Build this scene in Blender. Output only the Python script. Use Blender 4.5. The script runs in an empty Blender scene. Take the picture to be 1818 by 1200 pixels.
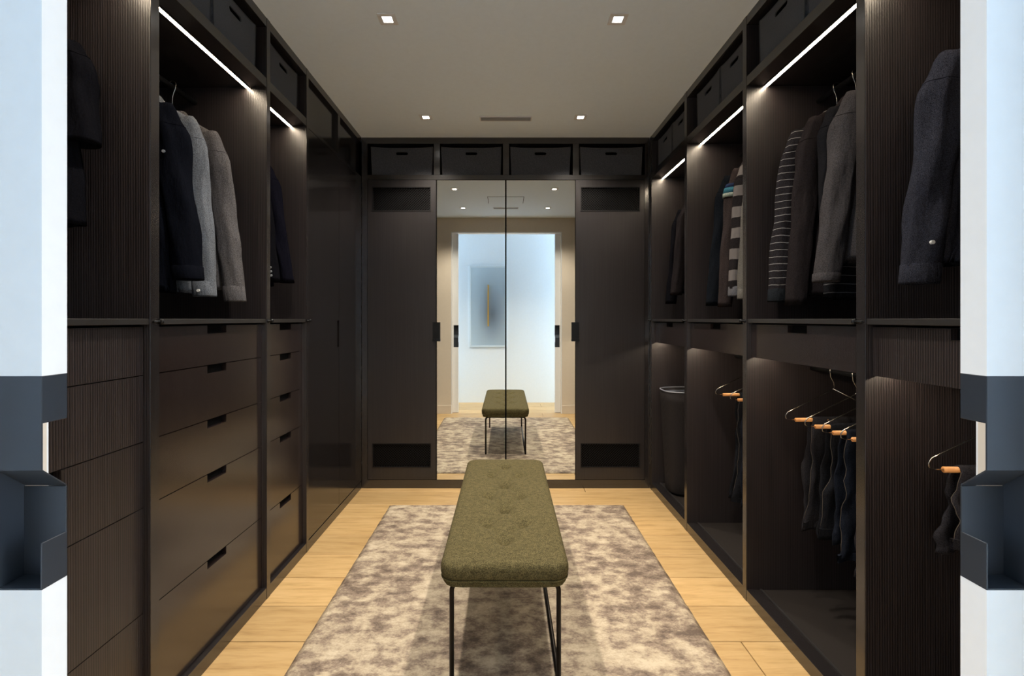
import bpy, math, random
from mathutils import Vector, noise
random.seed(4)
sc = bpy.context.scene
COL = sc.collection

# ------------------------------------------------------------------ camera, world, lights, exposure
EYE = 1.307
cd = bpy.data.cameras.new('camera'); cam = bpy.data.objects.new('camera', cd); COL.objects.link(cam)
cam.location = (0, 0, EYE); cam.rotation_euler = (math.pi/2, 0, 0)
cd.sensor_width = 36.0; cd.lens = 860/1818*36.0
cd.shift_x = 11/1818; cd.shift_y = -33/1818
cd.clip_start = 0.02; cd.clip_end = 60
sc.camera = cam

w = bpy.data.worlds.new('sky'); sc.world = w; w.use_nodes = True
w.node_tree.nodes['Background'].inputs[0].default_value = (0.62, 0.80, 1.0, 1)
w.node_tree.nodes['Background'].inputs[1].default_value = 2.0

vs = sc.view_settings
vs.view_transform = 'Standard'; vs.look = 'None'; vs.exposure = 0.2; vs.gamma = 1.0; vs.use_curve_mapping = False
cy = sc.cycles
cy.use_denoising = True
cy.max_bounces = 10; cy.diffuse_bounces = 6; cy.glossy_bounces = 6
cy.sample_clamp_indirect = 4.0
cy.blur_glossy = 0.3

WARM = (1.0, 0.90, 0.76)
DL = [(-.556, 3.37), (.52, 3.37), (-.554, 2.27), (.525, 2.27), (-.54, 1.38), (.53, 1.38)]
for (x, y) in DL:
    ld = bpy.data.lights.new('downlight_lamp', 'SPOT'); ld.energy = 68; ld.color = WARM
    ld.spot_size = math.radians(122); ld.spot_blend = 0.7; ld.shadow_soft_size = 0.035
    lo = bpy.data.objects.new('downlight_lamp', ld); COL.objects.link(lo); lo.location = (x, y, 2.70)
# daylight entering the corridor through its window on the right, and a weaker share from the left end
for (x, rz, e) in ((3.05, math.pi/2, 56), (-2.45, -math.pi/2, 16)):
    ad = bpy.data.lights.new('window_daylight', 'AREA'); ad.shape = 'RECTANGLE'
    ad.size = 0.66; ad.size_y = 2.3; ad.energy = e; ad.color = (0.80, 0.90, 1.0)
    ao = bpy.data.objects.new('window_daylight', ad); COL.objects.link(ao)
    ao.location = (x, 0.26, 1.35); ao.rotation_euler = (math.pi/2, 0, rz)

# ------------------------------------------------------------------ materials
def srgb(r, g, b):
    f = lambda c: (c/255/12.92) if c/255 <= .04045 else ((c/255+.055)/1.055)**2.4
    return (f(r), f(g), f(b), 1)

class NT:
    def __init__(s, name):
        s.m = bpy.data.materials.new(name); s.m.use_nodes = True
        s.t = s.m.node_tree; s.b = s.t.nodes['Principled BSDF']
    def n(s, typ, **kw):
        nd = s.t.nodes.new(typ)
        for k, v in kw.items():
            if k.startswith('i_'): nd.inputs[k[2:].replace('_', ' ')].default_value = v
            else: setattr(nd, k, v)
        return nd
    def l(s, a, b): s.t.links.new(a, b)
    def coords(s, scale=(1, 1, 1), rot=(0, 0, 0)):
        tc = s.n('ShaderNodeTexCoord'); mp = s.n('ShaderNodeMapping')
        mp.inputs['Scale'].default_value = scale; mp.inputs['Rotation'].default_value = rot
        s.l(tc.outputs['Object'], mp.inputs['Vector']); return mp.outputs['Vector']
    def noise(s, vec, scale, detail=4, rough=.5):
        nd = s.n('ShaderNodeTexNoise'); nd.inputs['Scale'].default_value = scale
        nd.inputs['Detail'].default_value = detail; nd.inputs['Roughness'].default_value = rough
        s.l(vec, nd.inputs['Vector']); return nd.outputs['Fac']
    def ramp(s, fac, stops):
        r = s.n('ShaderNodeValToRGB'); e = r.color_ramp.elements
        while len(e) < len(stops): e.new(.5)
        for i, (p, c) in enumerate(stops): e[i].position = p; e[i].color = c
        s.l(fac, r.inputs['Fac']); return r.outputs['Color']
    def bump(s, h, strength, dist):
        b = s.n('ShaderNodeBump'); b.inputs['Strength'].default_value = strength; b.inputs['Distance'].default_value = dist
        s.l(h, b.inputs['Height']); s.l(b.outputs['Normal'], s.b.inputs['Normal'])
    def set(s, col=None, rough=None, metal=None, spec=None):
        if col is not None:
            if isinstance(col, tuple): s.b.inputs['Base Color'].default_value = col
            else: s.l(col, s.b.inputs['Base Color'])
        if rough is not None: s.b.inputs['Roughness'].default_value = rough
        if metal is not None: s.b.inputs['Metallic'].default_value = metal
        if spec is not None: s.b.inputs['Specular IOR Level'].default_value = spec
        return s.m

def plain(name, col, rough=.5, metal=0, spec=.5):
    m = NT(name)
    v = m.coords((1, 1, 1)); f = m.noise(v, 40, 3)
    c = m.ramp(f, [(0.3, tuple(k*.985 for k in col[:3])+(1,)), (.7, tuple(min(1, k*1.01) for k in col[:3])+(1,))])
    return m.set(c, rough, metal, spec)

def wood_dark(name, rough, dark=(.0050, .0040, .0046, 1), light=(.036, .0275, .0285, 1), bump=.5, freq=210, spec=.9, lo=.37, hi=.74, rib=.42):
    m = NT(name)
    v = m.coords((1, 1, .012)); f = m.noise(v, freq, 3, .65)
    v2 = m.coords((1, 1, .25)); f2 = m.noise(v2, 5, 3)
    wv = m.n('ShaderNodeTexWave', wave_type='BANDS', bands_direction='DIAGONAL')
    wv.inputs['Scale'].default_value = 80; wv.inputs['Distortion'].default_value = 1.6; wv.inputs['Detail'].default_value = 2; wv.inputs['Detail Scale'].default_value = .6
    m.l(m.coords((1, 1, .004)), wv.inputs[0])
    mr = m.n('ShaderNodeMix', data_type='FLOAT'); mr.inputs[0].default_value = rib; m.l(f, mr.inputs[2]); m.l(wv.outputs['Fac'], mr.inputs[3])
    mx = m.n('ShaderNodeMath', operation='MULTIPLY_ADD'); m.l(f2, mx.inputs[0]); mx.inputs[1].default_value = .12; m.l(mr.outputs[0], mx.inputs[2])
    c = m.ramp(mx.outputs[0], [(lo, dark), (hi, light)])
    m.bump(mr.outputs[0], bump, .0012)
    return m.set(c, rough, 0, spec)

M = {}
M['grain'] = wood_dark('dark_oak_grain', .37, bump=.4)
M['front'] = wood_dark('dark_oak_front', .20, (.0135, .0088, .0086, 1), (.022, .0155, .0148, 1), bump=.05, freq=130, spec=1.0, rib=.12)
M['near_front'] = wood_dark('dark_oak_open_front', .36, (.008, .0065, .0072, 1), (.034, .026, .026, 1), bump=.35, freq=140, spec=.6, rib=.4)
M['gloss'] = wood_dark('dark_oak_satin_door', .13, (.0105, .009, .0095, 1), (.015, .013, .0135, 1), bump=.02, freq=110, spec=.7, rib=.12)
M['back'] = wood_dark('dark_oak_back_door', .33, (.015, .0128, .0138, 1), (.025, .0215, .0222, 1), bump=.08, freq=120, rib=.2, spec=.5)
M['frame'] = wood_dark('dark_oak_frame', .22, (.0115, .0098, .0104, 1), (.020, .0172, .0176, 1), bump=.05, freq=140, spec=1.0, rib=.12)
M['shelfmetal'] = plain('dark_metal_rail', (.035, .033, .033, 1), .35, .3)
M['black'] = plain('black_recess', (.003, .003, .0035, 1), .8, 0, .08)  # near black, also used as painted shade inside recesses and cavities
M['grille'] = plain('black_grille', (.010, .009, .0095, 1), .5, 0, .25)
M['blackmetal'] = plain('black_metal', (.012, .013, .015, 1), .35, .6)
M['pull'] = plain('blue_black_pull', (.030, .037, .048, 1), .42, .2)
M['white'] = plain('white_lacquer', (.80, .81, .82, 1), .45)
M['wall'] = plain('beige_wall_paint', (.68, .60, .50, 1), .8)
M['hall'] = plain('white_wall_paint', (.78, .83, .865, 1), .8)
M['ceil'] = plain('ceiling_paint', (.80, .895, .99, 1), .9)
M['slat'] = plain('grey_slat', (.36, .37, .39, 1), .5)
M['trimwhite'] = plain('downlight_trim', (.75, .75, .76, 1), .4)
M['steel'] = plain('steel_wire', (.45, .42, .38, 1), .25, 1)
M['beech'] = plain('beech_tube', srgb(214, 150, 88), .45)
M['carpet'] = plain('niche_floor', (.017, .0135, .012, 1), .6, 0, .3)
M['button'] = plain('pearl_button', (.7, .7, .68, 1), .3)
M['darkbutton'] = plain('dark_button', (.25, .26, .28, 1), .3)
M['legmetal'] = plain('bench_metal', (.015, .012, .010, 1), .38, .7)

def emit(name, col, st):
    m = NT(name); m.set((1, 1, 1, 1), .4)
    m.b.inputs['Emission Color'].default_value = col; m.b.inputs['Emission Strength'].default_value = st
    return m.m
M['led'] = emit('led_strip', (1.0, .82, .60, 1), 46)
M['led_low'] = emit('led_strip_low', (1.0, .82, .60, 1), 45)
M['lamp'] = emit('downlight_glow', (1, .95, .88, 1), 9)

def mirror_mat():
    m = NT('mirror_glass'); v = m.coords(); f = m.noise(v, 2, 1)
    c = m.ramp(f, [(0, (.86, .88, .86, 1)), (1, (.88, .90, .88, 1))]); return m.set(c, .0, 1)
M['mirror'] = mirror_mat()

def oak(i):
    m = NT('oak_plank_%d' % i)
    v = m.coords((.35, 3.2, 1)); f = m.noise(v, 9, 6, .62)
    v2 = m.coords((.9, 9, 1)); f2 = m.noise(v2, 14, 4, .6)
    mx = m.n('ShaderNodeMath', operation='MULTIPLY_ADD'); m.l(f2, mx.inputs[0]); mx.inputs[1].default_value = .35; m.l(f, mx.inputs[2])
    k = (1.0, .93, .88, 1.06)[i]
    c = m.ramp(mx.outputs[0], [(.45, (.40*k, .245*k, .098*k, 1)), (.62, (.54*k, .350*k, .152*k, 1)), (.78, (.61*k, .41*k, .19*k, 1))])
    m.bump(f2, .12, .002)
    return m.set(c, .42)
M['oak'] = [oak(i) for i in range(4)]

def rugmat():
    m = NT('viscose_rug')
    v = m.coords((.8, 1.15, 1)); f0 = m.noise(v, 15, 6, .70); fl = m.noise(v, 2.6, 3)
    ml = m.n('ShaderNodeMath', operation='MULTIPLY_ADD'); m.l(fl, ml.inputs[0]); ml.inputs[1].default_value = .40; m.l(f0, ml.inputs[2]); sb = m.n('ShaderNodeMath', operation='SUBTRACT'); m.l(ml.outputs[0], sb.inputs[0]); sb.inputs[1].default_value = .20; f = sb.outputs[0]
    f3 = m.noise(v, 160, 2)
    mx = m.n('ShaderNodeMath', operation='MULTIPLY_ADD'); m.l(f3, mx.inputs[0]); mx.inputs[1].default_value = .14; m.l(f, mx.inputs[2])
    c = m.ramp(mx.outputs[0], [(.41, (.125, .088, .066, 1)), (.52, (.26, .198, .150, 1)), (.62, (.45, .365, .262, 1)), (.74, (.60, .51, .38, 1))])
    m.bump(f3, .5, .004)
    return m.set(c, .7)
M['rug'] = rugmat()

def weave(name, c1, c2, scale, rough=.85, bump=.5, dist=.002, sheen=0):
    m = NT(name); v = m.coords()
    a = m.n('ShaderNodeTexWave', wave_type='BANDS', bands_direction='X'); a.inputs['Scale'].default_value = scale; a.inputs['Distortion'].default_value = 1.5; a.inputs['Detail Scale'].default_value = 3
    b = m.n('ShaderNodeTexWave', wave_type='BANDS', bands_direction='Y'); b.inputs['Scale'].default_value = scale; b.inputs['Distortion'].default_value = 1.5
    m.l(v, a.inputs[0]); m.l(v, b.inputs[0])
    mu = m.n('ShaderNodeMath', operation='MULTIPLY'); m.l(a.outputs['Fac'], mu.inputs[0]); m.l(b.outputs['Fac'], mu.inputs[1])
    f = m.noise(v, scale*1.3, 3)
    ad = m.n('ShaderNodeMath', operation='ADD'); m.l(mu.outputs[0], ad.inputs[0]); m.l(f, ad.inputs[1])
    c = m.ramp(ad.outputs[0], [(.35, c1), (1.1 if False else 1.0, c2)])
    m.bump(ad.outputs[0], bump, dist); m.b.inputs['Sheen Weight'].default_value = sheen
    return m.set(c, rough, 0, .2)
def boucle():
    m = NT('olive_boucle'); v = m.coords(); a = m.noise(v, 330, 2, .6); b = m.noise(v, 60, 3)
    ad = m.n('ShaderNodeMath', operation='MULTIPLY_ADD'); m.l(b, ad.inputs[0]); ad.inputs[1].default_value = .3; m.l(a, ad.inputs[2])
    c = m.ramp(ad.outputs[0], [(.50, (.040, .033, .015, 1)), (.66, (.088, .074, .032, 1)), (.82, (.150, .125, .058, 1))])
    m.bump(a, .5, .0015); return m.set(c, .9, 0, .15)
M['olive'] = boucle()

def cloth(name, col, stripes=None, scale=300, rough=.85, fleck=.35, below=None):
    m = NT(name); v = m.coords((1, 1, 1)); f = m.noise(v, scale, 2)
    lo = tuple(k*(1-fleck) for k in col[:3])+(1,); hi = tuple(k*(1+fleck) for k in col[:3])+(1,)
    c = m.ramp(f, [(.3, lo), (.7, hi)])
    v2 = m.coords((1, 1, .35)); f2 = m.noise(v2, 16, 4)
    if stripes:
        period, duty, c2, ph = stripes
        sx = m.n('ShaderNodeSeparateXYZ'); tc = m.n('ShaderNodeTexCoord'); m.l(tc.outputs['Object'], sx.inputs[0])
        q = m.n('ShaderNodeMath', operation='MULTIPLY_ADD'); m.l(sx.outputs['Z'], q.inputs[0]); q.inputs[1].default_value = 1/period; q.inputs[2].default_value = 50+ph
        wv = m.n('ShaderNodeMath', operation='MULTIPLY_ADD'); m.l(f2, wv.inputs[0]); wv.inputs[1].default_value = .35*min(1, .03/period); m.l(q.outputs[0], wv.inputs[2])
        fr = m.n('ShaderNodeMath', operation='FRACT'); m.l(wv.outputs[0], fr.inputs[0])
        lt = m.n('ShaderNodeMath', operation='LESS_THAN'); m.l(fr.outputs[0], lt.inputs[0]); lt.inputs[1].default_value = duty
        lo_ = lt.outputs[0]
        if below is not None:
            g2 = m.n('ShaderNodeMath', operation='LESS_THAN'); m.l(sx.outputs['Z'], g2.inputs[0]); g2.inputs[1].default_value = below
            m3 = m.n('ShaderNodeMath', operation='MULTIPLY'); m.l(g2.outputs[0], m3.inputs[0]); m.l(lo_, m3.inputs[1]); lo_ = m3.outputs[0]
        mix = m.n('ShaderNodeMix', data_type='RGBA'); m.l(lo_, mix.inputs[0]); m.l(c, mix.inputs[6]); mix.inputs[7].default_value = c2
        c = mix.outputs[2]
    m.bump(f2, .85, .022)
    return m.set(c, rough, 0, 0)

# ------------------------------------------------------------------ mesh helpers
class B:
    def __init__(s): s.v = []; s.f = []; s.sm = []
    def add(s, vs, fs, smooth=False):
        o = len(s.v); s.v += [tuple(p) for p in vs]; s.f += [tuple(i+o for i in f) for f in fs]; s.sm += [smooth]*len(fs)
    def box(s, x0, x1, y0, y1, z0, z1):
        x0, x1 = sorted((x0, x1)); y0, y1 = sorted((y0, y1)); z0, z1 = sorted((z0, z1))
        s.add([(x0,y0,z0),(x1,y0,z0),(x1,y1,z0),(x0,y1,z0),(x0,y0,z1),(x1,y0,z1),(x1,y1,z1),(x0,y1,z1)],
              [(0,3,2,1),(4,5,6,7),(0,1,5,4),(1,2,6,5),(2,3,7,6),(3,0,4,7)]); return s
    def prism(s, poly, axis, a, b):
        """poly: 2D outline; axis 'x': poly is (y,z); 'y': (x,z); 'z': (x,y)"""
        mk = {'x': lambda p, t: (t, p[0], p[1]), 'y': lambda p, t: (p[0], t, p[1]), 'z': lambda p, t: (p[0], p[1], t)}[axis]
        n = len(poly); s.add([mk(p, a) for p in poly]+[mk(p, b) for p in poly],
              [tuple(range(n)), tuple(range(2*n-1, n-1, -1))]+[(i, i+n, (i+1) % n+n, (i+1) % n) for i in range(n)]); return s
    def tube(s, pts, r, n=10, cap=True, smooth=True):
        pts = [Vector(p) for p in pts]; rs = r if isinstance(r, (list, tuple)) else [r]*len(pts)
        vs, fs = [], []; up = None
        for i, p in enumerate(pts):
            t = (pts[min(i+1, len(pts)-1)]-pts[max(i-1, 0)]).normalized()
            if up is None: up = t.orthogonal().normalized()
            up = (up - t*up.dot(t)).normalized(); sd = t.cross(up)
            for k in range(n):
                a = 2*math.pi*k/n; vs.append(p + (up*math.cos(a)+sd*math.sin(a))*rs[i])
        for i in range(len(pts)-1):
            for k in range(n): fs.append((i*n+k, i*n+(k+1) % n, (i+1)*n+(k+1) % n, (i+1)*n+k))
        if cap: fs += [tuple(range(n-1, -1, -1)), tuple(range((len(pts)-1)*n, len(pts)*n))]
        s.add(vs, fs, smooth); return s
    def grid(s, rows, closed=True, capt=False, capb=False, smooth=True):
        n = len(rows[0]); vs = [p for r in rows for p in r]; fs = []
        m = n if closed else n-1
        for i in range(len(rows)-1):
            for k in range(m): fs.append((i*n+k, i*n+(k+1) % n, (i+1)*n+(k+1) % n, (i+1)*n+k))
        if capt: fs.append(tuple(range(n-1, -1, -1)))
        if capb: fs.append(tuple(range((len(rows)-1)*n, len(rows)*n)))
        s.add(vs, fs, smooth); return s

def root_of(o):
    while o.parent: o = o.parent
    return o
def thing(name, label, cat, loc, group=None, kind=None):
    o = bpy.data.objects.new(name, None); COL.objects.link(o); o.location = loc; o.empty_display_size = .1
    if label: o['label'] = label
    if cat: o['category'] = cat
    if group: o['group'] = group
    if kind: o['kind'] = kind
    return o
def part(name, b, mat, parent=None, label=None, bevel=0, recalc=True, kind=None):
    off = Vector(root_of(parent).location) if parent else Vector((0, 0, 0))
    me = bpy.data.meshes.new(name)
    me.from_pydata([tuple(Vector(p)-off) for p in b.v], [], b.f); me.update()
    if recalc:
        import bmesh
        bm = bmesh.new(); bm.from_mesh(me); bmesh.ops.recalc_face_normals(bm, faces=bm.faces); bm.to_mesh(me); bm.free()
    for p, sm in zip(me.polygons, b.sm): p.use_smooth = sm
    me.materials.append(mat)
    o = bpy.data.objects.new(name, me); COL.objects.link(o)
    if parent: o.parent = parent
    if label: o['label'] = label
    if kind: o['kind'] = kind
    if bevel:
        md = o.modifiers.new('bevel', 'BEVEL'); md.width = bevel; md.segments = 1; md.limit_method = 'ANGLE'
    return o
def whole(name, b, mat, label, cat, group=None, bevel=0):
    o = part(name, b, mat, None, label, bevel); o['category'] = cat
    if group: o['group'] = group
    return o
def struct(name, b, mat, bevel=0):
    o = part(name, b, mat, None, None, bevel); o['kind'] = 'structure'; return o
def Bx(*a): return B().box(*a)

# ------------------------------------------------------------------ room shell
CEIL = 2.715; F = 1.1165; YB = 3.75; YW0, YW1 = .64, .785
DEPTH = .66
# floor slab with individual planks running across the room
fl = struct('floor', Bx(-2.6, 3.2, -.14, 4.5, -.05, -.012), M['black'])
pw = .2435; y = 3.427 + 2*pw
rows = 0
while y > -.3:
    ya, yb = max(y-pw, -.14), y
    rnd = random.Random(int(round((y)*1000)))
    xs = [-2.6]; x = -2.6 + rnd.uniform(.5, 1.5)
    while x < 3.0: xs.append(x); x += rnd.uniform(1.3, 2.2)
    xs.append(3.2)
    for a, b in zip(xs[:-1], xs[1:]):
        if ya > .7:
            a2, b2 = max(a, -1.14), min(b, 1.14)
            if b2 - a2 < .02: continue
        else: a2, b2 = a, b
        g = .0019
        part('plank', Bx(a2+g, b2-g, ya+g, yb-g, -.012, 0), rnd.choice(M['oak']), fl, bevel=.0014)
    y -= pw; rows += 1
struct('ceiling', Bx(-2.6, 3.2, -.14, 4.5, CEIL, CEIL+.05), M['ceil'])
struct('wall_left', Bx(-1.86, -1.81, .66, 4.5, 0, CEIL), M['hall'])
struct('wall_right', Bx(1.81, 1.86, .66, 4.5, 0, CEIL), M['hall'])
struct('wall_back', Bx(-1.86, 1.86, 4.42, 4.47, 0, CEIL), M['hall'])
# wall with the door opening: a hollow pocket wall, so that the leaves can slide into it
OL, OR, HEAD = -.744, .765, 2.507
for nm, x0, x1 in (('wall_front_left', -2.6, OL), ('wall_front_right', OR, 3.2)):
    b = B(); b.box(x0, x1, .7325, YW1, 0, CEIL); struct(nm, b, M['wall'])
    b = B(); b.box(x0, x1, YW0, .688, 0, CEIL); struct('wall_hall_' + nm.split('_')[-1], b, M['hall'])
struct('wall_front_head', Bx(OL, OR, .71, YW1, HEAD, CEIL), M['wall'])
struct('wall_hall_head', Bx(OL, OR, YW0, .71, HEAD, CEIL), M['hall'])
struct('wall_hall_back', Bx(-2.6, 3.2, -.17, -.12, 0, CEIL), M['hall'])
struct('baseboard_left', Bx(-F, OL-.012, YW1, YW1+.012, 0, .115), M['wall'], .001)
struct('baseboard_right', Bx(OR+.012, F, YW1, YW1+.012, 0, .115), M['wall'], .001)
# thin white trim framing the opening on the dressing room side
b = B(); b.box(OL-.012, OL, YW1, YW1+.003, 0, HEAD+.012); b.box(OR, OR+.012, YW1, YW1+.003, 0, HEAD+.012); b.box(OL, OR, YW1, YW1+.003, HEAD, HEAD+.012)
struct('trim_1', b, M['white'])
# corridor ends: window frames with daylight behind
for nm, x in (('window_1', 3.1), ('window_2', -2.5)):
    b = B(); b.box(x-.03, x+.03, -.12, -.07, 0, CEIL); b.box(x-.03, x+.03, .59, .64, 0, CEIL)
    b.box(x-.03, x+.03, -.07, .59, 0, .12); b.box(x-.03, x+.03, -.07, .59, 2.6, CEIL)
    struct(nm, b, M['white'], .002)

# sliding door leaves with their finger pulls
def leaf(s, ex, nm, lab):
    y0, y1 = .692, .732; z0, za, zb, z1 = .008, .920, 1.226, 2.50
    X = lambda d: ex + s*d          # distance from the leaf's leading edge, into the wall
    b = B(); b.box(X(0), X(.85), y0, y1, z0, za); b.box(X(0), X(.85), y0, y1, zb, z1); b.box(X(.0655), X(.85), y0, y1, za, zb)
    o = struct(nm, b, M['white'])
    t = .0022
    b = B()
    b.box(X(0), X(.065), y0-.0005, y0+t, 1.091, zb)                     # hall side plate, upper half
    b.box(X(0), X(.065), y1-t, y1+.0005, za, 1.056)                     # room side plate, lower half
    b.prism([(y0, 1.091+t), (y1, 1.056+t), (y1, 1.056), (y0, 1.091)], 'x', X(0), X(.065))
    b.box(X(.065-t), X(.0655), y0, y1, za, zb)
    b.box(X(0), X(.065), y0, y1, zb-t, zb); b.box(X(0), X(.065), y0, y1, za, za+t)
    b.box(X(-.0003), X(t), y0, y1, 1.158, zb); b.box(X(-.0003), X(t), y0, y1, za, .987)
    part('door_pull', b, M['pull'], o, 'blue-black metal finger pull folded around the door edge', bevel=.0005)
leaf(-1, -.663, 'door_1', '')
leaf(1, .687, 'door_2', '')

# ceiling fittings
names = ['far left corner of the ceiling', 'far right corner of the ceiling', 'left side of the ceiling above the bench', 'right side of the ceiling above the bench',
         'ceiling by the doorway, left in the mirror', 'ceiling by the doorway, right in the mirror']
for (x, y), nm in zip(DL, names):
    t = thing('downlight', 'small square white recessed downlight in the ' + nm, 'light', (x, y, CEIL), 'recessed ceiling downlights')
    b = B(); o, i = .042, .022
    for a in ((-o, o, -o, -i), (-o, o, i, o), (-o, -i, -i, i), (i, o, -i, i)): b.box(x+a[0], x+a[1], y+a[2], y+a[3], CEIL-.004, CEIL+.001)
    part('trim_frame', b, M['trimwhite'], t, bevel=.0008)
    part('lens', Bx(x-i, x+i, y-i, y+i, CEIL-.002, CEIL-.0002), M['lamp'], t)
for y, w2, nm in ((3.392, .182, 'near the far end of the room'), (1.37, .16, 'near the doorway, seen in the mirror')):
    x0 = .0; t = thing('air_diffuser', 'slim white slot air diffuser in the ceiling ' + nm, 'vent', (x0, y, CEIL), 'ceiling slot diffusers')
    b = B(); b.box(x0-w2, x0+w2, y-.037, y-.030, CEIL-.006, CEIL); b.box(x0-w2, x0+w2, y+.030, y+.037, CEIL-.006, CEIL)
    b.box(x0-w2, x0-w2+.008, y-.03, y+.03, CEIL-.006, CEIL); b.box(x0+w2-.008, x0+w2, y-.03, y+.03, CEIL-.006, CEIL)
    part('frame', b, M['trimwhite'], t)
    for k in range(3): part('slat', Bx(x0-w2+.008, x0+w2-.008, y-.022+k*.018, y-.010+k*.018, CEIL-.007, CEIL-.001), M['slat'], t)
    part('backing', Bx(x0-w2+.008, x0+w2-.008, y-.03, y+.03, CEIL-.001, CEIL-.0002), plain('grey_backing', (.12, .12, .13, 1)), t)
t = thing('access_hatch', 'square white access hatch in the ceiling, seen in the mirror', 'hatch', (0, 1.78, CEIL))
part('panel', Bx(-.205, .205, 1.63, 1.94, CEIL-.003, CEIL-.0005), M['ceil'], t)
b = B(); b.box(-.21, .21, 1.624, 1.629, CEIL-.0015, CEIL); b.box(-.21, .21, 1.941, 1.946, CEIL-.0015, CEIL); b.box(-.211, -.206, 1.624, 1.946, CEIL-.0015, CEIL); b.box(.206, .211, 1.624, 1.946, CEIL-.0015, CEIL)
part('joint', b, M['black'], t)

# ------------------------------------------------------------------ wardrobe units along the side walls
DZ = [(1.285, 1.131), (1.131, .922), (.922, .715), (.715, .385), (.385, .057)]
def front_panel(y0, y1, z0, z1, notch, g=.0016, nw=.0625, nh=.030):
    y0 += g; y1 -= g; z0 += g; z1 -= g
    if notch is None: return [(y0, z0), (y1, z0), (y1, z1), (y0, z1)]
    return [(y0, z0), (y1, z0), (y1, z1), (notch+nw, z1), (notch+nw, z1-nh), (notch-nw, z1-nh), (notch-nw, z1), (y0, z1)]

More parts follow.
